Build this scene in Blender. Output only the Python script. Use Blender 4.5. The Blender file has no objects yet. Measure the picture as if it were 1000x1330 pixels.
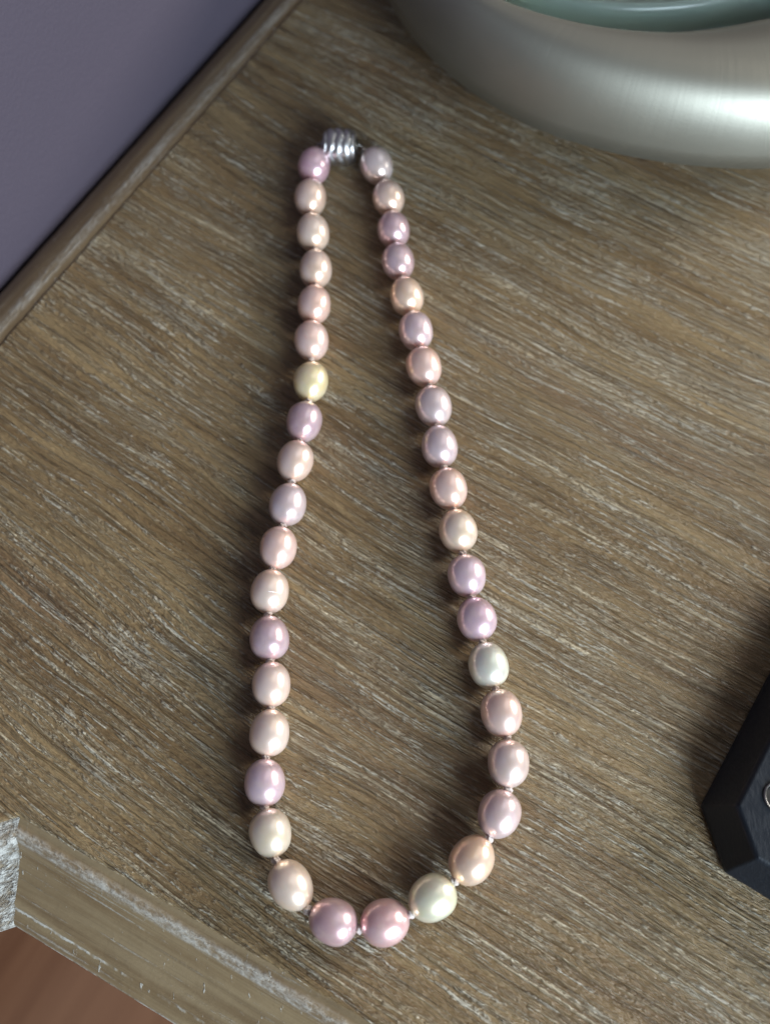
import bpy, bmesh, math, random
from mathutils import Vector, Matrix, noise

random.seed(7)
scene = bpy.context.scene
COL = scene.collection
TZ = 0.25                      # height of the table top above the floor

# ------------------------------------------------------------------ camera
F_PX, PITCH, CAM_H = 1150.0, math.radians(67.0), 0.19
cam_data = bpy.data.cameras.new('camera')
cam = bpy.data.objects.new('camera', cam_data)
COL.objects.link(cam)
scene.camera = cam
cam.location = (0, 0, TZ + CAM_H)
cam.rotation_euler = (math.radians(90) - PITCH, 0, 0)
cam_data.sensor_fit = 'VERTICAL'
cam_data.sensor_height = 36.0
cam_data.lens = F_PX / 1330.0 * 36.0
cam_data.clip_start = 0.01
cam_data.clip_end = 50
cam_data.dof.use_dof = True
cam_data.dof.focus_distance = 0.185
cam_data.dof.aperture_fstop = 11.0

# ------------------------------------------------------------------ light
world = bpy.data.worlds.new('World')
scene.world = world
world.use_nodes = True
bg = world.node_tree.nodes['Background']
bg.inputs['Color'].default_value = (1.0, 0.86, 0.70, 1)
bg.inputs['Strength'].default_value = 0.095


def area_light(name, direction, dist, sx, sy, power, color):
    ld = bpy.data.lights.new(name, 'AREA')
    ld.shape = 'RECTANGLE'
    ld.size, ld.size_y = sx, sy
    ld.energy = power
    ld.color = color
    lo = bpy.data.objects.new(name, ld)
    COL.objects.link(lo)
    d = Vector(direction).normalized()
    lo.location = Vector((0.0, 0.08, TZ)) + d * dist
    lo.rotation_euler = d.to_track_quat('Z', 'Y').to_euler()
    return lo


area_light('window_light', (0.53, -0.78, 0.42), 0.85, 0.40, 0.44, 17.0, (0.72, 0.87, 1.0))
area_light('side_window_light', (0.86, 0.30, 0.36), 1.4, 0.60, 0.42, 19.0, (1.0, 0.96, 0.90))
area_light('ceiling_bounce_light', (0.05, 0.62, 0.85), 1.6, 1.9, 1.5, 6.5, (0.84, 0.92, 1.0))

scene.view_settings.view_transform = 'Standard'
scene.view_settings.look = 'None'
scene.view_settings.exposure = 0.0
scene.view_settings.gamma = 1.0
scene.view_settings.use_curve_mapping = False
scene.render.engine = 'CYCLES'
scene.cycles.use_denoising = True
scene.cycles.max_bounces = 8

# ------------------------------------------------------------------ helpers
SE, CE = math.sin(PITCH), math.cos(PITCH)


def plan(px, py, z=0.0):
    """Place on the table (height z above its top) of a spot measured in the photograph."""
    dx, dy = (px - 500) / F_PX, -(py - 665) / F_PX
    w = Vector((dx, dy * SE + CE, dy * CE - SE))
    k = (CAM_H - z) / -w.z
    return Vector((w.x * k, w.y * k))


def link(name, me, mat=None, parent=None):
    o = bpy.data.objects.new(name, me)
    COL.objects.link(o)
    if mat is not None and len(me.materials) == 0:
        me.materials.append(mat)
    if parent is not None:
        o.parent = parent
    return o


def empty(name, loc):
    o = bpy.data.objects.new(name, None)
    o.empty_display_size = 0.01
    o.location = loc
    COL.objects.link(o)
    return o


def tag(o, label, cat, group=None):
    o['label'] = label
    o['category'] = cat
    if group:
        o['group'] = group


def mesh_from(name, verts, faces, smooth=False):
    me = bpy.data.meshes.new(name)
    me.from_pydata([tuple(v) for v in verts], [], faces)
    me.update()
    if smooth:
        me.polygons.foreach_set('use_smooth', [True] * len(me.polygons))
    return me


def grid_faces(nu, nv, closed_u=False, closed_v=False):
    """Faces over verts laid out as index = iu * nv + iv."""
    fs = []
    for i in range(nu if closed_u else nu - 1):
        for j in range(nv if closed_v else nv - 1):
            a, b = i * nv + j, ((i + 1) % nu) * nv + j
            c, d = ((i + 1) % nu) * nv + (j + 1) % nv, i * nv + (j + 1) % nv
            fs.append((a, b, c, d))
    return fs


class NT:
    def __init__(self, name):
        self.m = bpy.data.materials.new(name)
        self.m.use_nodes = True
        self.t = self.m.node_tree
        self.b = self.t.nodes['Principled BSDF']

    def n(self, kind, **kw):
        nd = self.t.nodes.new(kind)
        for k, v in kw.items():
            setattr(nd, k, v)
        return nd

    def put(self, sock, v):
        if isinstance(v, bpy.types.NodeSocket):
            self.t.links.new(v, sock)
        else:
            sock.default_value = v

    def math(self, op, a, b=0.0, c=0.0, clamp=False):
        nd = self.n('ShaderNodeMath', operation=op, use_clamp=clamp)
        self.put(nd.inputs[0], a)
        self.put(nd.inputs[1], b)
        self.put(nd.inputs[2], c)
        return nd.outputs[0]

    def vmath(self, op, a, b):
        nd = self.n('ShaderNodeVectorMath', operation=op)
        self.put(nd.inputs[0], a)
        self.put(nd.inputs[1], b)
        return nd.outputs[0]

    def noise(self, vec, scale=1.0, detail=3.0, rough=0.55, dist=0.0, dims='3D'):
        nd = self.n('ShaderNodeTexNoise', noise_dimensions=dims)
        self.put(nd.inputs['Vector'], vec)
        nd.inputs['Scale'].default_value = scale
        nd.inputs['Detail'].default_value = detail
        nd.inputs['Roughness'].default_value = rough
        nd.inputs['Distortion'].default_value = dist
        return nd.outputs['Fac']

    def step(self, v, lo, hi, to0=0.0, to1=1.0):
        nd = self.n('ShaderNodeMapRange', interpolation_type='SMOOTHSTEP')
        self.put(nd.inputs[0], v)
        for i, q in enumerate((lo, hi, to0, to1)):
            nd.inputs[i + 1].default_value = q
        return nd.outputs[0]

    def mix(self, fac, a, b, blend='MIX'):
        nd = self.n('ShaderNodeMix', data_type='RGBA', blend_type=blend)
        self.put(nd.inputs['Factor'], fac)
        for s, v in ((nd.inputs['A'], a), (nd.inputs['B'], b)):
            pass
        self.put(nd.inputs[6], a)
        self.put(nd.inputs[7], b)
        return nd.outputs[2]

    def bump(self, h, dist, strength=1.0):
        nd = self.n('ShaderNodeBump')
        nd.inputs['Strength'].default_value = strength
        nd.inputs['Distance'].default_value = dist
        self.put(nd.inputs['Height'], h)
        self.t.links.new(nd.outputs[0], self.b.inputs['Normal'])

    def set(self, **kw):
        for k, v in kw.items():
            self.put(self.b.inputs[k.replace('_', ' ').title().replace('Ior', 'IOR')], v)


def rgb(r, g, b):
    return (r, g, b, 1.0)


# ------------------------------------------------------------------ layout of the table
F_IN = plan(24, 1060)                      # inner corner of the stepped front edge
F_DIR = (plan(330, 1240) - plan(36, 1067)).normalized()
B_A, B_B = plan(0, 445), plan(390, 0)
B_DIR = (B_B - B_A).normalized()
OUT = Vector((F_DIR.y, -F_DIR.x))          # outward from the front edge
GRAIN = math.atan2(F_DIR.y, F_DIR.x)


def meet(p, d, q, e):
    den = d.x * e.y - d.y * e.x
    t = ((q.x - p.x) * e.y - (q.y - p.y) * e.x) / den
    return p + d * t


STEP = 0.016
S1 = F_IN + OUT * STEP - F_DIR * STEP
C0 = meet(S1, F_DIR, B_A, B_DIR)
F_END = F_IN + F_DIR * 0.34
R_END = F_END + B_DIR * 0.40
L_END = meet(R_END, F_DIR, B_A, B_DIR)
POLY = [C0, S1, F_IN, F_END, R_END, L_END]     # counter-clockwise from above
ctr = sum(POLY, Vector((0, 0))) / len(POLY)


def offset_vertex(i, d):
    p0, p1, p2 = POLY[i - 1], POLY[i], POLY[(i + 1) % len(POLY)]
    a, b = (p1 - p0).normalized(), (p2 - p1).normalized()
    n1, n2 = Vector((a.y, -a.x)), Vector((b.y, -b.x))
    return p1 + (n1 + n2) * (d / (1 + n1.dot(n2)))


# ------------------------------------------------------------------ materials
def wood_top_material():
    t = NT('limed_oak')
    tc = t.n('ShaderNodeTexCoord').outputs['Object']
    tc = t.vmath('ADD', tc, (ctr.x, ctr.y - 0.11, 0))
    mp = t.n('ShaderNodeMapping', vector_type='POINT')
    t.put(mp.inputs['Vector'], tc)
    mp.inputs['Rotation'].default_value = (0, 0, -GRAIN + 0.115)
    p = mp.outputs[0]
    # gentle waving of the grain
    wv = t.noise(t.vmath('MULTIPLY', p, (9, 22, 1)), 1, 2, 0.5)
    wv2 = t.noise(t.vmath('MULTIPLY', p, (45, 90, 1)), 1, 2, 0.5)
    off = t.math('ADD', t.math('MULTIPLY_ADD', wv, 0.010, -0.005), t.math('MULTIPLY_ADD', wv2, 0.0011, -0.00055))
    sx = t.n('ShaderNodeSeparateXYZ')          # the grain fans out slightly across the board
    t.put(sx.inputs[0], p)
    off = t.math('MULTIPLY_ADD', t.math('MULTIPLY', sx.outputs[0], sx.outputs[0]), -0.30, off)
    cx = t.n('ShaderNodeCombineXYZ')
    t.put(cx.inputs['Y'], off)
    p = t.vmath('ADD', p, cx.outputs[0])

    def nz(sx, sy, seed, detail=3, rough=0.55, dist=0.0):
        q = t.vmath('ADD', t.vmath('MULTIPLY', p, (sx, sy, 1)), (seed, seed * 1.7, seed * 0.3))
        return t.noise(q, 1, detail, rough, dist)
    bands = nz(7, 90, 3.1, 3)
    main = nz(17, 1250, 11.3, 4, 0.62)
    fine = nz(85, 2600, 23.7, 3, 0.6)
    patch = nz(26, 60, 31.9, 3, 0.6)
    fleck = nz(520, 1900, 47.2, 2, 0.6)
    pore = nz(30, 950, 59.5, 3, 0.6)
    tone = nz(14, 160, 71.0, 4, 0.6)
    base = t.mix(t.step(tone, 0.34, 0.68), rgb(0.165, 0.102, 0.045), rgb(0.285, 0.196, 0.096))
    base = t.mix(t.step(nz(10, 45, 83.0, 3), 0.52, 0.75, 0, 0.55), base, rgb(0.180, 0.105, 0.056))
    s = t.math('MULTIPLY_ADD', patch, 0.26, t.math('MULTIPLY_ADD', fine, 0.50, main))
    s = t.math('MULTIPLY_ADD', fleck, 0.24, s)
    s = t.math('MULTIPLY_ADD', bands, 0.28, s)
    lime_sheen = t.step(s, 1.10, 1.36)
    lime_sheen = t.math('MULTIPLY', lime_sheen, t.step(fleck, 0.30, 0.55, 0.45, 1.0))
    col = t.mix(t.math('MULTIPLY', lime_sheen, 0.80), base, rgb(0.54, 0.445, 0.30))  # limed grain, with the window's sheen on it put into this colour
    # raised fibres: proud of the board, their window glints painted as broken pale streaks
    fibre_glint = t.math('MULTIPLY_ADD', fleck, 0.42, nz(48, 1450, 97.0, 3, 0.6))
    fibre_glint = t.math('MULTIPLY_ADD', patch, 0.30, fibre_glint)
    fibre_glint = t.step(fibre_glint, 0.93, 1.06)
    col = t.mix(t.math('MULTIPLY', fibre_glint, 0.75), col, rgb(0.62, 0.565, 0.455))
    dk = t.step(pore, 0.36, 0.44, 1.0, 0.0)
    col = t.mix(t.math('MULTIPLY', dk, 0.40), col, rgb(0.07, 0.044, 0.024))
    col = t.mix(t.step(fine, 0.32, 0.68, 0.22, 0.0), col, rgb(0.05, 0.035, 0.022))
    t.set(base_color=col, roughness=t.step(lime_sheen, 0, 1, 0.34, 0.42), specular_ior_level=0.6)
    hgt = t.math('MULTIPLY_ADD', lime_sheen, 0.8, t.math('MULTIPLY', fine, 0.55))
    hgt = t.math('MULTIPLY_ADD', fibre_glint, 0.7, hgt)
    hgt = t.math('MULTIPLY_ADD', dk, -0.6, hgt)
    hgt = t.math('MULTIPLY_ADD', fleck, 0.60, hgt)
    hgt = t.math('MULTIPLY_ADD', main, 0.9, hgt)
    t.bump(hgt, 0.00085, 1.0)
    return t.m


def moulding_material(name, worn):
    """Stained moulding; u runs along the edge in metres, v across the profile in metres."""
    t = NT(name)
    uv = t.n('ShaderNodeUVMap').outputs[0]
    sep = t.n('ShaderNodeSeparateXYZ')
    t.put(sep.inputs[0], uv)
    v = sep.outputs[1]

    def nz(su, sv, seed, detail=3, rough=0.6):
        return t.noise(t.vmath('ADD', t.vmath('MULTIPLY', uv, (su, sv, 1)), (seed, seed * 2.1, 0)), 1, detail, rough)
    tone = nz(20, 260, 5.0, 4)
    base = t.mix(t.step(tone, 0.3, 0.7), rgb(0.140, 0.090, 0.045), rgb(0.220, 0.158, 0.088))
    rough_n = nz(500, 900, 9.0, 4, 0.7)
    mid = nz(60, 500, 13.0, 4, 0.65)
    wob = t.math('MULTIPLY_ADD', nz(300, 60, 17.0, 4, 0.7), 0.0014, -0.0007)
    vv = t.math('ADD', v, wob)

    def band(c, w):
        d = t.math('ABSOLUTE', t.math('SUBTRACT', vv, c))
        return t.step(d, w * 0.35, w, 1.0, 0.0)
    bead = band(0.0040, 0.0024)
    ridge = t.math('MULTIPLY', band(0.0198, 0.00045), t.step(nz(90, 10, 29.0, 4, 0.7), 0.46, 0.60))
    foot = band(0.0256, 0.0032)
    wear_sheen = t.math('MULTIPLY', bead, t.step(t.math('ADD', rough_n, mid), 0.80, 1.25, 0.05, 0.62))  # sheen along the bead painted as pale colour, broken up with worn specks
    wear_sheen = t.math('MAXIMUM', wear_sheen, t.math('MULTIPLY', ridge, 0.75))
    wear_sheen = t.math('MAXIMUM', wear_sheen, t.math('MULTIPLY', foot, t.step(t.math('ADD', rough_n, mid), 0.86, 1.08, 0.0, 0.85)))
    stray = t.step(nz(700, 260, 41.0, 3), 0.66, 0.72, 0, 0.6)
    scr = t.step(t.math('MULTIPLY_ADD', rough_n, 0.35, nz(30, 1100, 43.0, 4, 0.65)), 0.74, 0.92, 0, 0.40)
    wear_sheen = t.math('MAXIMUM', wear_sheen, t.math('MAXIMUM', stray, scr))
    if worn:
        chip = t.step(t.math('MULTIPLY_ADD', nz(230, 230, 51.0, 5, 0.7), 1.0, t.math('MULTIPLY', rough_n, 0.6)), 0.66, 0.88, 0.15, 0.95)
        wear_sheen = t.math('MAXIMUM', wear_sheen, chip)
    pale = rgb(0.46, 0.44, 0.40)
    col = t.mix(wear_sheen, base, pale)
    dkl = t.step(nz(10, 1500, 61.0, 3), 0.34, 0.42, 0.22, 0.0)
    col = t.mix(dkl, col, rgb(0.06, 0.04, 0.024))
    t.set(base_color=col, roughness=t.step(wear_sheen, 0, 1, 0.42, 0.65), specular_ior_level=0.45)
    hgt = t.math('MULTIPLY_ADD', wear_sheen, 0.8, t.math('MULTIPLY', rough_n, 0.4 if not worn else 1.2))
    hgt = t.math('MULTIPLY_ADD', tone, 0.3, hgt)
    t.bump(hgt, 0.0003 if not worn else 0.0009, 0.9)
    return t.m


def wall_material():
    t = NT('mauve_wall_paint')
    tc = t.n('ShaderNodeTexCoord').outputs['Object']
    n1 = t.noise(tc, 5, 3)
    col = t.mix(t.step(n1, 0.3, 0.7), rgb(0.047, 0.037, 0.054), rgb(0.052, 0.041, 0.059))
    t.set(base_color=col, roughness=0.8)
    t.bump(t.noise(tc, 900, 3), 0.0004, 0.5)
    return t.m


def floor_material():
    t = NT('red_brown_floorboards')
    tc = t.n('ShaderNodeTexCoord').outputs['Object']
    p = t.vmath('MULTIPLY', tc, (60, 3, 1))
    n1 = t.noise(p, 1, 4, 0.6)
    n2 = t.noise(t.vmath('MULTIPLY', tc, (16, 1.2, 1)), 1, 2)
    col = t.mix(t.step(n1, 0.3, 0.7), rgb(0.115, 0.043, 0.018), rgb(0.185, 0.080, 0.038))
    col = t.mix(t.step(n2, 0.4, 0.65, 0, 0.5), col, rgb(0.21, 0.10, 0.055))
    t.set(base_color=col, roughness=0.42)
    t.bump(n1, 0.0004, 0.5)
    return t.m


def pearl_material():
    t = NT('pearl_nacre')
    info = t.n('ShaderNodeObjectInfo')
    tc = t.n('ShaderNodeTexCoord').outputs['Object']
    rnd = t.math('MULTIPLY', info.outputs['Random'], 37.0)
    cx = t.n('ShaderNodeCombineXYZ')
    for s in cx.inputs:
        t.put(s, rnd)
    q = t.vmath('ADD', tc, cx.outputs[0])
    n1 = t.noise(q, 1.1, 2, 0.5)
    n2 = t.noise(q, 3.0, 3, 0.6)
    col = t.mix(t.step(n1, 0.35, 0.65, 0.0, 0.20), info.outputs['Color'], rgb(0.82, 0.76, 0.84))
    col = t.mix(t.step(n2, 0.40, 0.70, 0.0, 0.25), col, rgb(0.90, 0.70, 0.58))
    t.set(base_color=col, metallic=0.58, roughness=0.29, specular_ior_level=0.6)
    t.b.inputs['Coat Weight'].default_value = 0.6
    t.b.inputs['Coat Roughness'].default_value = 0.09
    t.b.inputs['Coat IOR'].default_value = 1.5
    t.b.inputs['Subsurface Weight'].default_value = 0.15
    t.b.inputs['Subsurface Radius'].default_value = (1.0, 0.6, 0.45)
    t.b.inputs['Subsurface Scale'].default_value = 0.0012
    return t.m


def silk_material():
    t = NT('pale_silk_thread')
    tc = t.n('ShaderNodeTexCoord').outputs['Object']
    n1 = t.noise(tc, 1600, 3)
    col = t.mix(n1, rgb(0.62, 0.50, 0.44), rgb(0.82, 0.73, 0.68))
    t.set(base_color=col, roughness=0.55)
    t.bump(n1, 0.0003, 0.7)
    return t.m


def clasp_material():
    t = NT('silver_clasp_metal')
    tc = t.n('ShaderNodeTexCoord').outputs['Object']
    n1 = t.noise(tc, 700, 4)
    col = t.mix(n1, rgb(0.44, 0.43, 0.43), rgb(0.60, 0.58, 0.58))
    t.set(base_color=col, metallic=1.0, roughness=0.36)
    return t.m


def dark_metal_material():
    t = NT('tarnished_silver_ring')
    tc = t.n('ShaderNodeTexCoord').outputs['Object']
    n1 = t.noise(tc, 900, 3)
    t.set(base_color=t.mix(n1, rgb(0.16, 0.155, 0.15), rgb(0.34, 0.33, 0.32)), metallic=1.0, roughness=0.32)
    return t.m


def bowl_material():
    t = NT('brushed_silver')
    uv = t.n('ShaderNodeUVMap').outputs[0]
    a = t.noise(t.vmath('MULTIPLY', uv, (700, 14, 1)), 1, 3, 0.6)
    b = t.noise(t.vmath('MULTIPLY', uv, (60, 420, 1)), 1, 3, 0.6)
    c = t.noise(t.vmath('MULTIPLY', uv, (9, 9, 1)), 1, 3, 0.6)
    d = t.noise(t.vmath('MULTIPLY', uv, (2600, 2600, 1)), 1, 2, 0.6)
    col = t.mix(c, rgb(0.28, 0.27, 0.225), rgb(0.34, 0.325, 0.275))
    t.set(base_color=col, metallic=1.0, roughness=t.step(c, 0.3, 0.7, 0.50, 0.62))
    hgt = t.math('MULTIPLY_ADD', a, 0.6, t.math('MULTIPLY', b, 0.25))
    hgt = t.math('MULTIPLY_ADD', d, 0.35, hgt)
    t.bump(hgt, 0.00012, 0.55)
    return t.m


def glass_material():
    t = NT('green_glass')
    tc = t.n('ShaderNodeTexCoord').outputs['Object']
    n1 = t.noise(tc, 120, 3)
    t.set(base_color=t.mix(n1, rgb(0.55, 0.70, 0.66), rgb(0.60, 0.74, 0.70)), roughness=0.30, ior=1.5)
    t.b.inputs['Transmission Weight'].default_value = 0.85
    return t.m


def black_material():
    t = NT('black_plastic')
    tc = t.n('ShaderNodeTexCoord').outputs['Object']
    n1 = t.noise(tc, 2500, 3)
    n2 = t.noise(tc, 500, 4, 0.7)
    n3 = t.noise(t.vmath('MULTIPLY', tc, (2600, 500, 900)), 1, 3)
    col = t.mix(t.step(n2, 0.60, 0.78, 0, 0.5), rgb(0.005, 0.0075, 0.012), rgb(0.024, 0.032, 0.046))
    t.set(base_color=col, roughness=t.step(n3, 0.35, 0.7, 0.40, 0.55), specular_ior_level=0.38)
    t.bump(t.math('ADD', n1, n3), 0.00008, 0.5)
    return t.m


M_TOP = wood_top_material()
M_MOULD = moulding_material('stained_moulding', False)
M_WORN = moulding_material('chipped_moulding', True)
M_PEARL, M_SILK, M_CLASP, M_RING = pearl_material(), silk_material(), clasp_material(), dark_metal_material()
M_BOWL, M_GLASS, M_BLACK = bowl_material(), glass_material(), black_material()

# ------------------------------------------------------------------ setting: floor and wall
WALL_GAP = 0.0160
WN = Vector((-B_DIR.y, B_DIR.x))                    # towards the wall
w0 = B_A + WN * WALL_GAP
wp = [w0 - B_DIR * 0.9, w0 + B_DIR * 1.3]
wv = []
for q in (wp[0], wp[1], wp[1] + WN * 0.10, wp[0] + WN * 0.10):
    wv.append((q.x, q.y, 0.0))
for q in list(wv):
    wv.append((q[0], q[1], 1.9))
wall = link('wall', mesh_from('wall', wv, [(0, 1, 5, 4), (1, 2, 6, 5), (2, 3, 7, 6), (3, 0, 4, 7), (4, 5, 6, 7), (3, 2, 1, 0)]), wall_material())
wall['kind'] = 'structure'

M_FLOOR = floor_material()
floor = link('floor', mesh_from('floor', [(-1.3, -1.2, -0.012), (1.3, -1.2, -0.012), (1.3, 1.6, -0.012), (-1.3, 1.6, -0.012)], [(0, 1, 2, 3)]), M_FLOOR)
floor['kind'] = 'structure'
# floorboards under and in front of the table, running with the wall
BW = 0.13
board_me = []
for k in range(3):
    bm = bmesh.new()
    bmesh.ops.create_cube(bm, size=1.0)
    bmesh.ops.scale(bm, vec=(BW - 0.0012, 0.72, 0.012), verts=bm.verts)
    bmesh.ops.bevel(bm, geom=[e for e in bm.edges], offset=0.0012, segments=1, affect='EDGES')
    me = bpy.data.meshes.new('floorboard')
    bm.to_mesh(me)
    bm.free()
    me.materials.append(M_FLOOR)
    board_me.append(me)
ang = math.atan2(B_DIR.y, B_DIR.x) - math.pi / 2
perp = Vector((B_DIR.y, -B_DIR.x))
for i in range(5):
    c = w0 + perp * (0.012 + BW * (i + 0.5))
    for j in range(2):
        q = c + B_DIR * (-0.62 + 0.7215 * j + 0.13 * ((i * 5) % 4))
        o = link('floorboard', board_me[(i + j) % 3], None, floor)
        o.location = (q.x, q.y, -0.006 + 0.0003 * ((i * 7 + j * 3) % 3))
        o.rotation_euler = (0, 0, ang)

# ------------------------------------------------------------------ the table
table = empty('nightstand', (ctr.x, ctr.y, 0))
tag(table, 'brown limed oak bedside table with moulded stepped edge under the necklace', 'table')


def local(q, z):
    return (q.x - ctr.x, q.y - ctr.y, z)


def dense(poly_fn, d, seg):
    """Outline of the polygon at offset d, cut into short pieces with a slightly uneven run."""
    pts = []
    n = len(POLY)
    for i in range(n):
        a, b = poly_fn(i, d), poly_fn((i + 1) % n, d)
        m = max(1, int((b - a).length / seg))
        for k in range(m):
            pts.append(a.lerp(b, k / m))
    return pts


# top panel: a slab with a slightly worn arris
rings = []
for d, z, jit in ((-0.0009, 0.0, 0.00016), (-0.0003, -0.00022, 0.00022), (0.0, -0.0009, 0.00016), (0.0, -0.004, 0.0)):
    ring = []
    for q in dense(offset_vertex, d, 0.0016):
        j = noise.noise(Vector((q.x * 420, q.y * 420, 3.0))) + 0.7 * noise.noise(Vector((q.x * 1300, q.y * 1300, 9.0)))
        dirn = (q - ctr).normalized()
        qq = q + dirn * (j * jit * 1.2)
        ring.append(local(qq, TZ + z + min(0, j * jit * 0.6)))
    rings.append(ring)
# outline rings are resampled to one common count
cnt = min(len(r) for r in rings)
for r in range(len(rings)):
    src = rings[r]
    if len(src) != cnt:
        rings[r] = [src[int(i * len(src) / cnt)] for i in range(cnt)]
verts = [v for r in rings for v in r]
faces = []
for r in range(len(rings) - 1):
    for i in range(cnt):
        j = (i + 1) % cnt
        faces.append((r * cnt + i, (r + 1) * cnt + i, (r + 1) * cnt + j, r * cnt + j))
for i in range(cnt):
    v = verts[i]
    verts[i] = (v[0], v[1], TZ)
faces.append(tuple(range(cnt)))
faces.append(tuple(reversed(range((len(rings) - 1) * cnt, len(rings) * cnt))))
link('top_panel', mesh_from('top_panel', verts, faces), M_TOP, table)

# moulded edge: one mitred length for each side of the outline
PROF = [(-0.4, -0.9), (0.6, -1.15), (1.4, -1.1), (2.2, -0.95), (3.2, -1.15), (4.0, -1.75), (4.5, -2.7), (5.2, -3.9), (6.4, -5.2),
        (8.0, -6.3), (10.0, -7.2), (12.4, -7.9), (14.6, -8.4), (15.0, -8.25), (15.4, -8.7), (15.9, -9.5), (16.8, -9.8),
        (17.8, -10.0), (18.7, -10.6), (19.2, -11.7), (19.2, -13.2), (18.4, -15.0), (16.0, -16.2), (6.0, -16.6)]
# along the wall the edge is simply rounded over
PROF_ROUND = [(-0.4, -0.5), (1.0, -0.55), (2.9, -0.75), (5.0, -1.2), (7.5, -1.9), (10.0, -2.9), (12.1, -4.0), (13.8, -5.2),
              (15.0, -6.8), (15.5, -9.0), (14.0, -14.0), (6.0, -16.6)]
NPOLY = len(POLY)
for i in range(NPOLY):
    j = (i + 1) % NPOLY
    length = (POLY[j] - POLY[i]).length
    near = i in (0, 1, 2, 5)
    m = int(length / (0.0011 if i in (1, 2) else (0.0022 if near else 0.02))) + 1
    verts, uvs = [], []
    prof = PROF_ROUND if i >= 3 else PROF
    for k in range(m + 1):
        arc = 0.0
        for s, (d, z) in enumerate(prof):
            if s:
                arc += math.hypot(d - prof[s - 1][0], z - prof[s - 1][1]) / 1000
            a, b = offset_vertex(i, d / 1000), offset_vertex(j, d / 1000)
            q = a.lerp(b, k / m)
            run = (b - a).length * k / m
            jn = noise.noise(Vector((run * 160, arc * 260, i * 9.0))) + 0.7 * noise.noise(Vector((run * 700, arc * 900, i * 5.0)))
            amp = 0.00012 if i != 1 else 0.00030
            if 0 < k < m:
                verts.append(local(q, TZ + z / 1000 + jn * amp))
            else:
                verts.append(local(q, TZ + z / 1000))
            uvs.append((run + i * 1.7, arc))
    me = mesh_from('edge_moulding', verts, grid_faces(m + 1, len(prof)), True)
    for p in me.polygons:
        p.flip()
    uvl = me.uv_layers.new(name='UVMap')
    for lp in me.loops:
        uvl.data[lp.index].uv = uvs[lp.vertex_index]
    o = link('edge_moulding', me, M_WORN if i in (0, 1) else M_MOULD, table)
    if i == 1:
        o['label'] = 'chipped pale slanted return of the edge moulding'

# cabinet body below the top, standing on the floor
bv = []
for z in (0.0005, TZ - 0.0163):
    for i in range(NPOLY):
        bv.append(local(offset_vertex(i, 0.004), z))
bf = [(i, (i + 1) % NPOLY, NPOLY + (i + 1) % NPOLY, NPOLY + i) for i in range(NPOLY)]
bf += [tuple(range(NPOLY, 2 * NPOLY)), tuple(reversed(range(NPOLY)))]
body = link('cabinet_body', mesh_from('cabinet_body', bv, bf), M_TOP, table)

# ------------------------------------------------------------------ the pearl necklace
# centre and width of every pearl as measured, from the clasp down one strand and up the other; body colours
PK, LV, CR, IV, PE, WH, MV = ((0.88, 0.61, 0.50), (0.73, 0.53, 0.57), (0.90, 0.71, 0.54), (0.92, 0.75, 0.42),
                              (0.92, 0.64, 0.45), (0.85, 0.82, 0.67), (0.62, 0.41, 0.43))
PEARLS = [
    (408, 215, 42.5, (0.68, 0.41, 0.46)), (403, 257.5, 43, PK), (406.5, 302, 44, CR), (410, 349, 44, PK), (408, 395.5, 44.5, PK),
    (404.5, 443, 45.5, PK), (403.7, 496, 46, IV), (395, 548, 47.5, MV), (383.5, 599, 48.5, PK), (374, 655, 48.5, LV),
    (361.5, 711.5, 49.5, PK), (350.5, 768, 50, CR), (350, 828.5, 53, MV), (352.5, 889, 51, CR), (350.2, 951.5, 53, CR),
    (344, 1016.5, 54, LV), (351.5, 1082, 56, CR), (377.5, 1150, 56, CR), (432.8, 1197, 58.5, (0.68, 0.42, 0.47)),
    (500, 1198, 59, (0.76, 0.48, 0.45)), (561.3, 1166, 59, (0.84, 0.78, 0.54)), (612.5, 1116.7, 58, PE), (648, 1057, 56.5, (0.76, 0.55, 0.54)),
    (660, 992, 55, (0.82, 0.60, 0.52)), (650.8, 926, 55, PK), (634, 864, 52.5, WH), (619, 804, 52.5, LV), (606, 748, 51, LV),
    (594.6, 689.5, 50.5, (0.86, 0.68, 0.48)), (582.4, 635, 50, PK), (570.5, 580, 48.5, (0.72, 0.54, 0.54)), (563, 528, 48, (0.72, 0.55, 0.54)),
    (550.5, 477, 47, PK), (540, 430, 45.5, LV), (528, 384.5, 44.5, PE), (517, 340, 43, MV), (511, 298, 43, MV),
    (504.5, 257, 43, PK), (489, 215.5, 43, (0.72, 0.58, 0.55)),
]
neck_root = empty('pearl_necklace', (0, 0.1, TZ))
tag(neck_root, 'necklace of pink, lavender and cream pearls with silver barrel clasp lying on the wood', 'necklace')


def nl(v):
    return Vector((v[0], v[1] - 0.1, v[2] - TZ))


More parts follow.
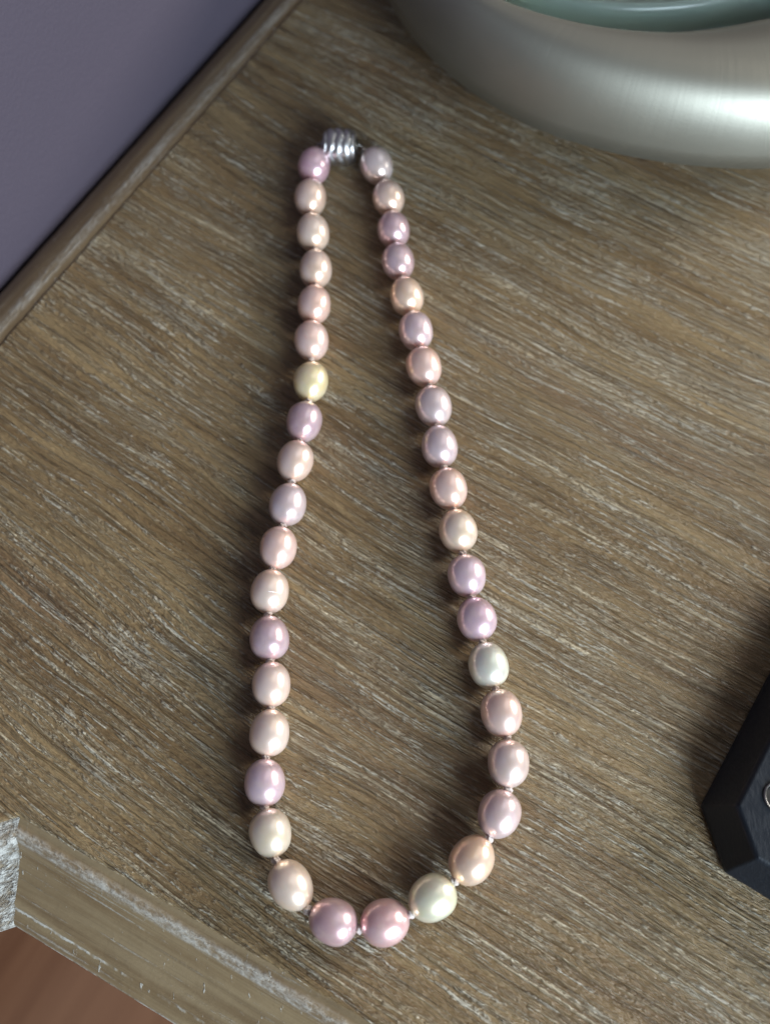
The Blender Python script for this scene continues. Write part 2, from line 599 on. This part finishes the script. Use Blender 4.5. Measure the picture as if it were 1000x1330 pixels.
def pearl_mesh(seed):
    """Unit pearl, long axis along x: slightly egg shaped and uneven."""
    rnd = random.Random(seed)
    egg = rnd.uniform(-0.07, 0.07)
    sq = rnd.uniform(0.0, 0.06)
    nu, nv = 40, 25
    verts = []
    ph = rnd.uniform(0, 6.28)
    for i in range(nu):
        a = 2 * math.pi * i / nu
        for j in range(1, nv - 1):
            th = math.pi * j / (nv - 1)
            x, r = math.cos(th), math.sin(th)
            r *= 1 + egg * x + sq * x * x * (1 - x * x) * 2
            r *= 1 + 0.012 * math.cos(2 * a + ph)
            v = Vector((x, r * math.cos(a), r * math.sin(a)))
            v *= 1 + 0.018 * noise.noise(v * 1.3 + Vector((seed * 7.7, 0, 0)))
            verts.append(v)
    n = nv - 2
    faces = grid_faces(nu, n, True)
    verts += [Vector((1, 0, 0)), Vector((-1, 0, 0))]
    for i in range(nu):
        k = (i + 1) % nu
        faces.append((i * n, len(verts) - 2, k * n))
        faces.append((i * n + n - 1, k * n + n - 1, len(verts) - 1))
    faces = [tuple(reversed(f)) if len(f) == 4 else tuple(reversed(f)) for f in faces]
    me = mesh_from('pearl', verts, faces, True)
    bm = bmesh.new()
    bm.from_mesh(me)
    bmesh.ops.recalc_face_normals(bm, faces=bm.faces)
    bm.to_mesh(me)
    bm.free()
    me.materials.append(M_PEARL)
    return me


PEARL_MESHES = [pearl_mesh(s) for s in range(7)]
pos, rad = [], []
for px, py, w, col in PEARLS:
    r = 0.0045
    for _ in range(4):                      # the width at the pearl's own distance gives its real radius
        q = plan(px, py, r)
        depth = math.sqrt(q.x ** 2 + q.y ** 2 + (CAM_H - r) ** 2)
        dx, dy = (px - 500) / F_PX, (py - 665) / F_PX
        zc = depth / math.sqrt(1 + dx * dx + dy * dy)
        r = 0.5 * w * zc / F_PX * 0.975
    pos.append(Vector((q.x, q.y, TZ + r)))
    rad.append(r)

clasp_c = plan(441.5, 194, 0.0042)
CLASP_R, CLASP_L = 0.0050, 0.0088
clasp_p = Vector((clasp_c.x, clasp_c.y, TZ + CLASP_R))
chain = [clasp_p] + pos + [clasp_p]
tang = []
for i in range(1, len(chain) - 1):
    a = (chain[i] - chain[i - 1]).normalized() if i > 1 else (chain[2] - chain[1]).normalized()
    b = (chain[i + 1] - chain[i]).normalized() if i < len(chain) - 2 else a
    tang.append((a + b).normalized())
half = []
for i, p in enumerate(pos):
    sp = []
    if i > 0:
        sp.append((pos[i] - pos[i - 1]).length)
    if i < len(pos) - 1:
        sp.append((pos[i + 1] - pos[i]).length)
    half.append(min(min(sp) * 0.5 - 0.00016, rad[i] * 1.24))
rnd = random.Random(5)
pearl_objs = []
for i, p in enumerate(pos):
    o = link('pearl', PEARL_MESHES[(i * 3 + i // 7) % 7], None, neck_root)
    t = Vector((tang[i].x, tang[i].y, 0)).normalized()
    yaw = math.atan2(t.y, t.x) + rnd.uniform(-0.08, 0.08)
    o.rotation_euler = (rnd.uniform(0, 6.28), 0, 0)
    o.rotation_mode = 'QUATERNION'
    o.rotation_quaternion = Matrix.Rotation(yaw, 3, 'Z').to_quaternion() @ Matrix.Rotation(rnd.uniform(0, 6.28), 3, 'X').to_quaternion()
    o.scale = (max(half[i], rad[i] * 0.96), rad[i], rad[i])
    o.location = nl(p)
    c = PEARLS[i][3]
    jt = [rnd.uniform(-0.025, 0.025) for _ in range(3)]
    o.color = (c[0] + jt[0], c[1] + jt[1], c[2] + jt[2], 1)
    pearl_objs.append(o)


# a short pale raised mark on one cream pearl of the outer strand
def pale_mark(i):
    p, r = pos[i], rad[i]
    vs = []
    to_cam = (Vector((0, 0, TZ + CAM_H)) - p).normalized()
    n0 = (to_cam + Vector((0.10, -0.02, 0))).normalized()
    ax = Vector((1.0, -0.10, 0))
    ax = (ax - n0 * ax.dot(n0)).normalized()
    bx = n0.cross(ax)
    for k in range(9):
        u = -1 + k / 4
        wdt = 0.00014 * math.sqrt(max(0.02, 1 - u * u))
        for q in range(6):
            a = 2 * math.pi * q / 6
            d = (n0 * r + ax * (u * 0.00135) + bx * (wdt * math.cos(a))).normalized()
            vs.append(nl(p + d * (r * 1.006 + 0.00006 * math.sin(a))))
    o = link('pale_mark', mesh_from('pale_mark', vs, grid_faces(9, 6, False, True), True), M_SILK)
    o.parent = pearl_objs[i]
    o.matrix_parent_inverse = (Matrix.LocRotScale(pearl_objs[i].location, pearl_objs[i].rotation_quaternion, pearl_objs[i].scale)).inverted()


pale_mark(11)


def tube(name, pts, r, mat, parent, sides=8, rfun=None, to_local=nl):
    verts = []
    for i, p in enumerate(pts):
        a, b = pts[max(0, i - 1)], pts[min(len(pts) - 1, i + 1)]
        t = (b - a).normalized()
        s = t.cross(Vector((0, 0, 1)))
        if s.length < 1e-4:
            s = Vector((1, 0, 0))
        s.normalize()
        u = s.cross(t)
        rr = r if rfun is None else rfun(i)
        for k in range(sides):
            a2 = 2 * math.pi * k / sides
            verts.append(to_local(p + s * (rr * math.cos(a2)) + u * (rr * math.sin(a2))))
    n = len(pts)
    faces = grid_faces(n, sides, False, True)
    faces.append(tuple(range(sides)))
    faces.append(tuple(reversed(range((n - 1) * sides, n * sides))))
    me = mesh_from(name, verts, faces, True)
    bm = bmesh.new()
    bm.from_mesh(me)
    bmesh.ops.recalc_face_normals(bm, faces=bm.faces)
    bm.to_mesh(me)
    bm.free()
    return link(name, me, mat, parent)


# the clasp: a ribbed, slightly twisted barrel with a ring at each end
axis = (pos[-1] - pos[0])
axis.z = 0
axis.normalize()
axis = Matrix.Rotation(math.radians(-2), 3, 'Z') @ axis
side = Vector((-axis.y, axis.x, 0))
clasp = empty('clasp', nl(clasp_p))
clasp.parent = neck_root
yaw = math.atan2(axis.y, axis.x)
clasp.rotation_euler = (0, 0, yaw)
nu, nv = 120, 64
verts = []
for i in range(nu):
    x = -1 + 2 * i / (nu - 1)
    barrel = 0.66 + 0.34 * math.sqrt(max(0.0, 1 - (abs(x) ** 2.6)))
    for j in range(nv):
        a = 2 * math.pi * j / nv
        zig = 0.10 * math.sin(3 * a + 1.2 * x) + 0.05 * math.sin(7 * a - 2 * x)
        ph = (x + zig * (1 - x * x)) * 1.9
        rib = abs(math.cos(math.pi * ph))
        r = CLASP_R * barrel * (0.84 + 0.16 * rib ** 0.32)
        verts.append((x * CLASP_L / 2, r * math.cos(a), r * math.sin(a)))
faces = grid_faces(nu, nv, False, True)
faces += [tuple(range(nv)), tuple(reversed(range((nu - 1) * nv, nu * nv)))]
me = mesh_from('barrel', verts, faces, True)
bm = bmesh.new(); bm.from_mesh(me); bmesh.ops.recalc_face_normals(bm, faces=bm.faces); bm.to_mesh(me); bm.free()
link('barrel', me, M_CLASP, clasp)


def torus_mesh(name, R, r, nu=28, nv=10):
    vs = []
    for i in range(nu):
        a = 2 * math.pi * i / nu
        for j in range(nv):
            b = 2 * math.pi * j / nv
            vs.append(((R + r * math.cos(b)) * math.cos(a), (R + r * math.cos(b)) * math.sin(a), r * math.sin(b)))
    return mesh_from(name, vs, grid_faces(nu, nv, True, True), True)


ring_me = torus_mesh('ring', 0.00115, 0.00032)
ring_me.materials.append(M_RING)
for sx in (-1, 1):
    o = link('ring', ring_me, None, clasp)
    o.location = (sx * (CLASP_L / 2 + 0.0008), -0.0003, -0.0003)
    o.rotation_euler = (math.radians(62), 0, math.radians(12 * sx))
    col = bpy.data.meshes.new('end_collar')
    bm = bmesh.new()
    bmesh.ops.create_cone(bm, cap_ends=True, segments=24, radius1=0.0024, radius2=0.0018, depth=0.0008)
    bmesh.ops.bevel(bm, geom=list(bm.edges), offset=0.00012, segments=2, affect='EDGES')
    bm.to_mesh(col); bm.free()
    c = link('end_collar', col, M_RING, clasp)
    c.location = (sx * (CLASP_L / 2 + 0.0002), 0, 0)
    c.rotation_euler = (0, math.radians(90) * sx, 0)

# silk thread through all pearls, from ring to ring
path = [clasp_p - axis * (CLASP_L / 2 + 0.0016)]
for i, p in enumerate(pos):
    hx = half[i] * 0.9
    path += [p - tang[i] * hx, p + tang[i] * hx]
path.append(clasp_p + axis * (CLASP_L / 2 + 0.0016))
tube('thread', path, 0.00034, M_SILK, neck_root)


def knot_mesh(seed):
    bm = bmesh.new()
    bmesh.ops.create_icosphere(bm, subdivisions=3, radius=1.0)
    for v in bm.verts:
        d = v.co.normalized()
        v.co = d * (1 + 0.22 * math.sin(4 * math.atan2(d.z, d.y) + 3.5 * d.x + seed) + 0.16 * noise.noise(d * 2.2 + Vector((seed, 0, 0))))
    me = bpy.data.meshes.new('knot')
    bm.to_mesh(me); bm.free()
    me.polygons.foreach_set('use_smooth', [True] * len(me.polygons))
    me.materials.append(M_SILK)
    return me


KNOTS = [knot_mesh(s * 2.3) for s in range(4)]
for i in range(len(pos) - 1):
    a = pos[i] + tang[i] * half[i] * 0.97
    b = pos[i + 1] - tang[i + 1] * half[i + 1] * 0.97
    gap = (b - a).length
    o = link('knot', KNOTS[i % 4], None, neck_root)
    o.location = nl((a + b) / 2 + Vector((0, 0, 0.0003)))
    d = (b - a).normalized() if gap > 1e-5 else tang[i]
    o.rotation_euler = (rnd.uniform(0, 6), 0, math.atan2(d.y, d.x))
    s = rnd.uniform(0.00072, 0.00092)
    o.scale = (max(0.0006, gap * 0.55), s, s)

# ------------------------------------------------------------------ silver dish and the glass standing in it
DC = Vector((0.086, 0.262))
Z_OUT, Z_IN, Z_TOP = 0.014, 0.029, 0.036


def polar(points, z, filler):
    samples = []
    for p in points:
        d = plan(p[0], p[1], z) - DC
        samples.append((math.atan2(d.y, d.x) % (2 * math.pi), d.length))
    a0, a1 = min(s[0] for s in samples), max(s[0] for s in samples)
    n = 14
    span = 2 * math.pi - (a1 - a0)
    r_end, r_start = max(samples)[1], min(samples)[1]
    for k in range(1, n):
        t = k / n
        base = r_end + (r_start - r_end) * t
        bulge = math.sin(math.pi * t) ** 0.7
        samples.append(((a1 + span * t) % (2 * math.pi), base + (filler - base) * bulge))
    samples.sort()
    N = 360
    raw = []
    for k in range(N):
        a = 2 * math.pi * k / N
        prev = None
        for s in range(len(samples)):
            s0, s1 = samples[s - 1], samples[s]
            x0, x1 = s0[0], s1[0]
            if s == 0:
                x0 -= 2 * math.pi
            for aa in (a, a - 2 * math.pi):
                if x0 <= aa <= x1:
                    tt = (aa - x0) / max(1e-9, x1 - x0)
                    prev = s0[1] + (s1[1] - s0[1]) * tt
        raw.append(prev if prev is not None else filler)
    out = raw
    for _ in range(60):
        out = [(out[k - 1] + 2 * out[k] + out[(k + 1) % N]) / 4 for k in range(N)]
    return out


OUTER = polar([(505, 0), (545, 60), (600, 110), (690, 165), (800, 199), (900, 214), (1000, 220)], Z_OUT, 0.094)
INNER = polar([(610, 0), (662, 18), (740, 35), (844, 44), (922, 40), (1000, 23)], Z_IN, 0.070)
N = 360


def lathe_polar(name, section, mat, parent, smooth=True, uv_scale=True):
    """section(k) -> list of (radius, z) for direction k; closed at the centre top and bottom."""
    secs = [section(k) for k in range(N)]
    ns = len(secs[0])
    verts, uvs = [], []
    for k in range(N):
        a = 2 * math.pi * k / N
        arc = 0
        for s, (r, z) in enumerate(secs[k]):
            if s:
                arc += math.hypot(r - secs[k][s - 1][0], z - secs[k][s - 1][1])
            verts.append((r * math.cos(a), r * math.sin(a), z))
            uvs.append((a * 0.09, arc))
    me = mesh_from(name, verts, grid_faces(N, ns, True), smooth)
    uvl = me.uv_layers.new(name='UVMap')
    for lp in me.loops:
        uvl.data[lp.index].uv = uvs[lp.vertex_index]
    bm = bmesh.new(); bm.from_mesh(me); bmesh.ops.recalc_face_normals(bm, faces=bm.faces); bm.to_mesh(me); bm.free()
    return link(name, me, mat, parent)


dish = empty('silver_dish', (DC.x, DC.y, TZ))
tag(dish, 'brushed silver metal dish with broad rounded rim on the table behind the necklace', 'dish')


def rim_section(k):
    ro, ri = OUTER[k], INNER[k]
    ri = min(ri, ro - 0.012)
    s = [(ro - 0.0175, 0.0004), (ro - 0.0140, 0.0030), (ro - 0.0085, 0.0070), (ro - 0.0030, 0.0112)]
    rc = ri + (ro - ri) * 0.46                 # crest of the rounded rim
    for q in range(0, 15):
        f = math.pi / 2 * q / 14
        s.append((rc + (ro - rc) * max(0.0, math.cos(f)) ** 0.72, Z_OUT + (Z_TOP - Z_OUT) * math.sin(f) ** 0.72))
    for q in range(1, 9):
        f = q / 8
        s.append((rc + (ri - rc) * f, Z_TOP - (Z_TOP - Z_IN) * f ** 2))
    s += [(ri - 0.0012, Z_IN - 0.0004), (ri - 0.0022, Z_IN - 0.0016), (ri - 0.003, 0.024), (ri - 0.005, 0.014), (ri - 0.010, 0.0085), (0.0005, 0.0080)]
    return s


def base_section(k):
    ro = OUTER[k]
    return [(0.0005, 0.0002), (ro - 0.0190, 0.0002), (ro - 0.0185, 0.0020), (0.0005, 0.0022)]


lathe_polar('rim', rim_section, M_BOWL, dish)
lathe_polar('base', base_section, M_RING, dish, False)

glass = empty('glass_bowl', (DC.x, DC.y, TZ + 0.0082))
tag(glass, 'green tinted glass candle bowl standing inside the silver dish', 'glass bowl')


def glass_section(k):
    r = min(INNER[k], OUTER[k] - 0.012) - 0.0125
    s = [(0.0005, 0.0), (r - 0.016, 0.0), (r - 0.009, 0.002), (r - 0.004, 0.009), (r - 0.0015, 0.0130), (r - 0.0006, 0.0155), (r, 0.0172)]
    s += [(r - 0.0002, 0.0188), (r - 0.0016, 0.0195), (r - 0.0031, 0.0188), (r - 0.0036, 0.0165), (r - 0.0046, 0.0130), (r - 0.008, 0.0095), (r - 0.013, 0.0045), (0.0005, 0.0032)]
    return s


lathe_polar('bowl_wall', glass_section, M_GLASS, glass)

# ------------------------------------------------------------------ black block with cut corners
A_ = plan(1000, 868)
B_ = plan(907, 1047)
C_ = plan(938, 1133)
D_ = plan(1000, 1171)
eAB = (A_ - B_).normalized()
eCD = (D_ - C_).normalized()
long_side = 0.062
A2 = B_ + eAB * long_side
D2 = C_ + eCD * 0.050
cut = (B_ - C_).length
E2 = D2 + (eCD + eAB).normalized() * cut
A3 = A2 + (eCD + eAB).normalized() * cut
G2 = E2 + eAB * (long_side - 0.004)
H2 = A3 + eCD * 0.036
outline = [B_, C_, D2, E2, G2, H2, A3, A2]
bc = sum(outline, Vector((0, 0))) / len(outline)
block = empty('black_block', (bc.x, bc.y, TZ))
tag(block, 'black plastic block with cut corners and a round hole, beside the necklace', 'block')
HB = 0.0105


def inset(poly, d):
    res = []
    for i in range(len(poly)):
        p0, p1, p2 = poly[i - 1], poly[i], poly[(i + 1) % len(poly)]
        a, b = (p1 - p0).normalized(), (p2 - p1).normalized()
        n1, n2 = Vector((-a.y, a.x)), Vector((-b.y, b.x))
        res.append(p1 + (n1 + n2) * (d / (1 + n1.dot(n2))))
    return res


levels = [(0.0004, 0.0002), (0.0, 0.0007), (0.0002, 0.0018), (0.0034, HB - 0.0006), (0.0040, HB)]
verts, faces = [], []
nb = len(outline)
for d, z in levels:
    for q in inset(outline, d):
        verts.append((q.x - bc.x, q.y - bc.y, z))
for l in range(len(levels) - 1):
    for i in range(nb):
        j = (i + 1) % nb
        faces.append((l * nb + i, l * nb + j, (l + 1) * nb + j, (l + 1) * nb + i))
faces.append(tuple(reversed(range(nb))))
# top face with a round hole: ring of quads from the outline to the hole's circle
hole_c = plan(1012, 1036, HB) - bc
HR = 0.0028
NS = 48
top = [Vector((v[0], v[1])) for v in verts[-nb:]]
base_i = len(verts)
circ = []
for k in range(NS):
    a = 2 * math.pi * k / NS
    circ.append(base_i + k)
    verts.append((hole_c.x + HR * math.cos(a), hole_c.y + HR * math.sin(a), HB))
for k in range(NS):
    a = 2 * math.pi * k / NS
    verts.append((hole_c.x + HR * math.cos(a), hole_c.y + HR * math.sin(a), HB - 0.005))
bm = bmesh.new()
bvs = [bm.verts.new(v) for v in verts]
for f in faces:
    bm.faces.new([bvs[i] for i in f])
for k in range(NS):
    j = (k + 1) % NS
    bm.faces.new([bvs[base_i + k], bvs[base_i + NS + k], bvs[base_i + NS + j], bvs[base_i + j]])
bm.faces.new([bvs[base_i + NS + k] for k in range(NS)])
bm.edges.ensure_lookup_table()
edges = [e for e in bm.edges if len(e.link_faces) == 1 and all(abs(v.co.z - HB) < 1e-7 for v in e.verts)]
bmesh.ops.triangle_fill(bm, use_beauty=True, edges=edges)
bmesh.ops.recalc_face_normals(bm, faces=bm.faces)
me = bpy.data.meshes.new('block_body')
bm.to_mesh(me); bm.free()
bb = link('block_body', me, M_BLACK, block)
bv = bb.modifiers.new('soft_edges', 'BEVEL')
bv.width, bv.segments, bv.limit_method, bv.angle_limit = 0.0007, 3, 'ANGLE', math.radians(14)
rg = link('hole_rim', torus_mesh('hole_rim', HR + 0.0001, 0.00030, 40, 10), M_RING, block)
rg.location = (hole_c.x, hole_c.y, HB + 0.0001)
bm = bmesh.new()
bmesh.ops.create_cone(bm, cap_ends=True, segments=32, radius1=HR * 0.82, radius2=HR * 0.74, depth=0.003)
me = bpy.data.meshes.new('insert')
bm.to_mesh(me); bm.free()
ins = link('insert', me, M_RING, block)
ins.location = (hole_c.x, hole_c.y, HB - 0.0034)
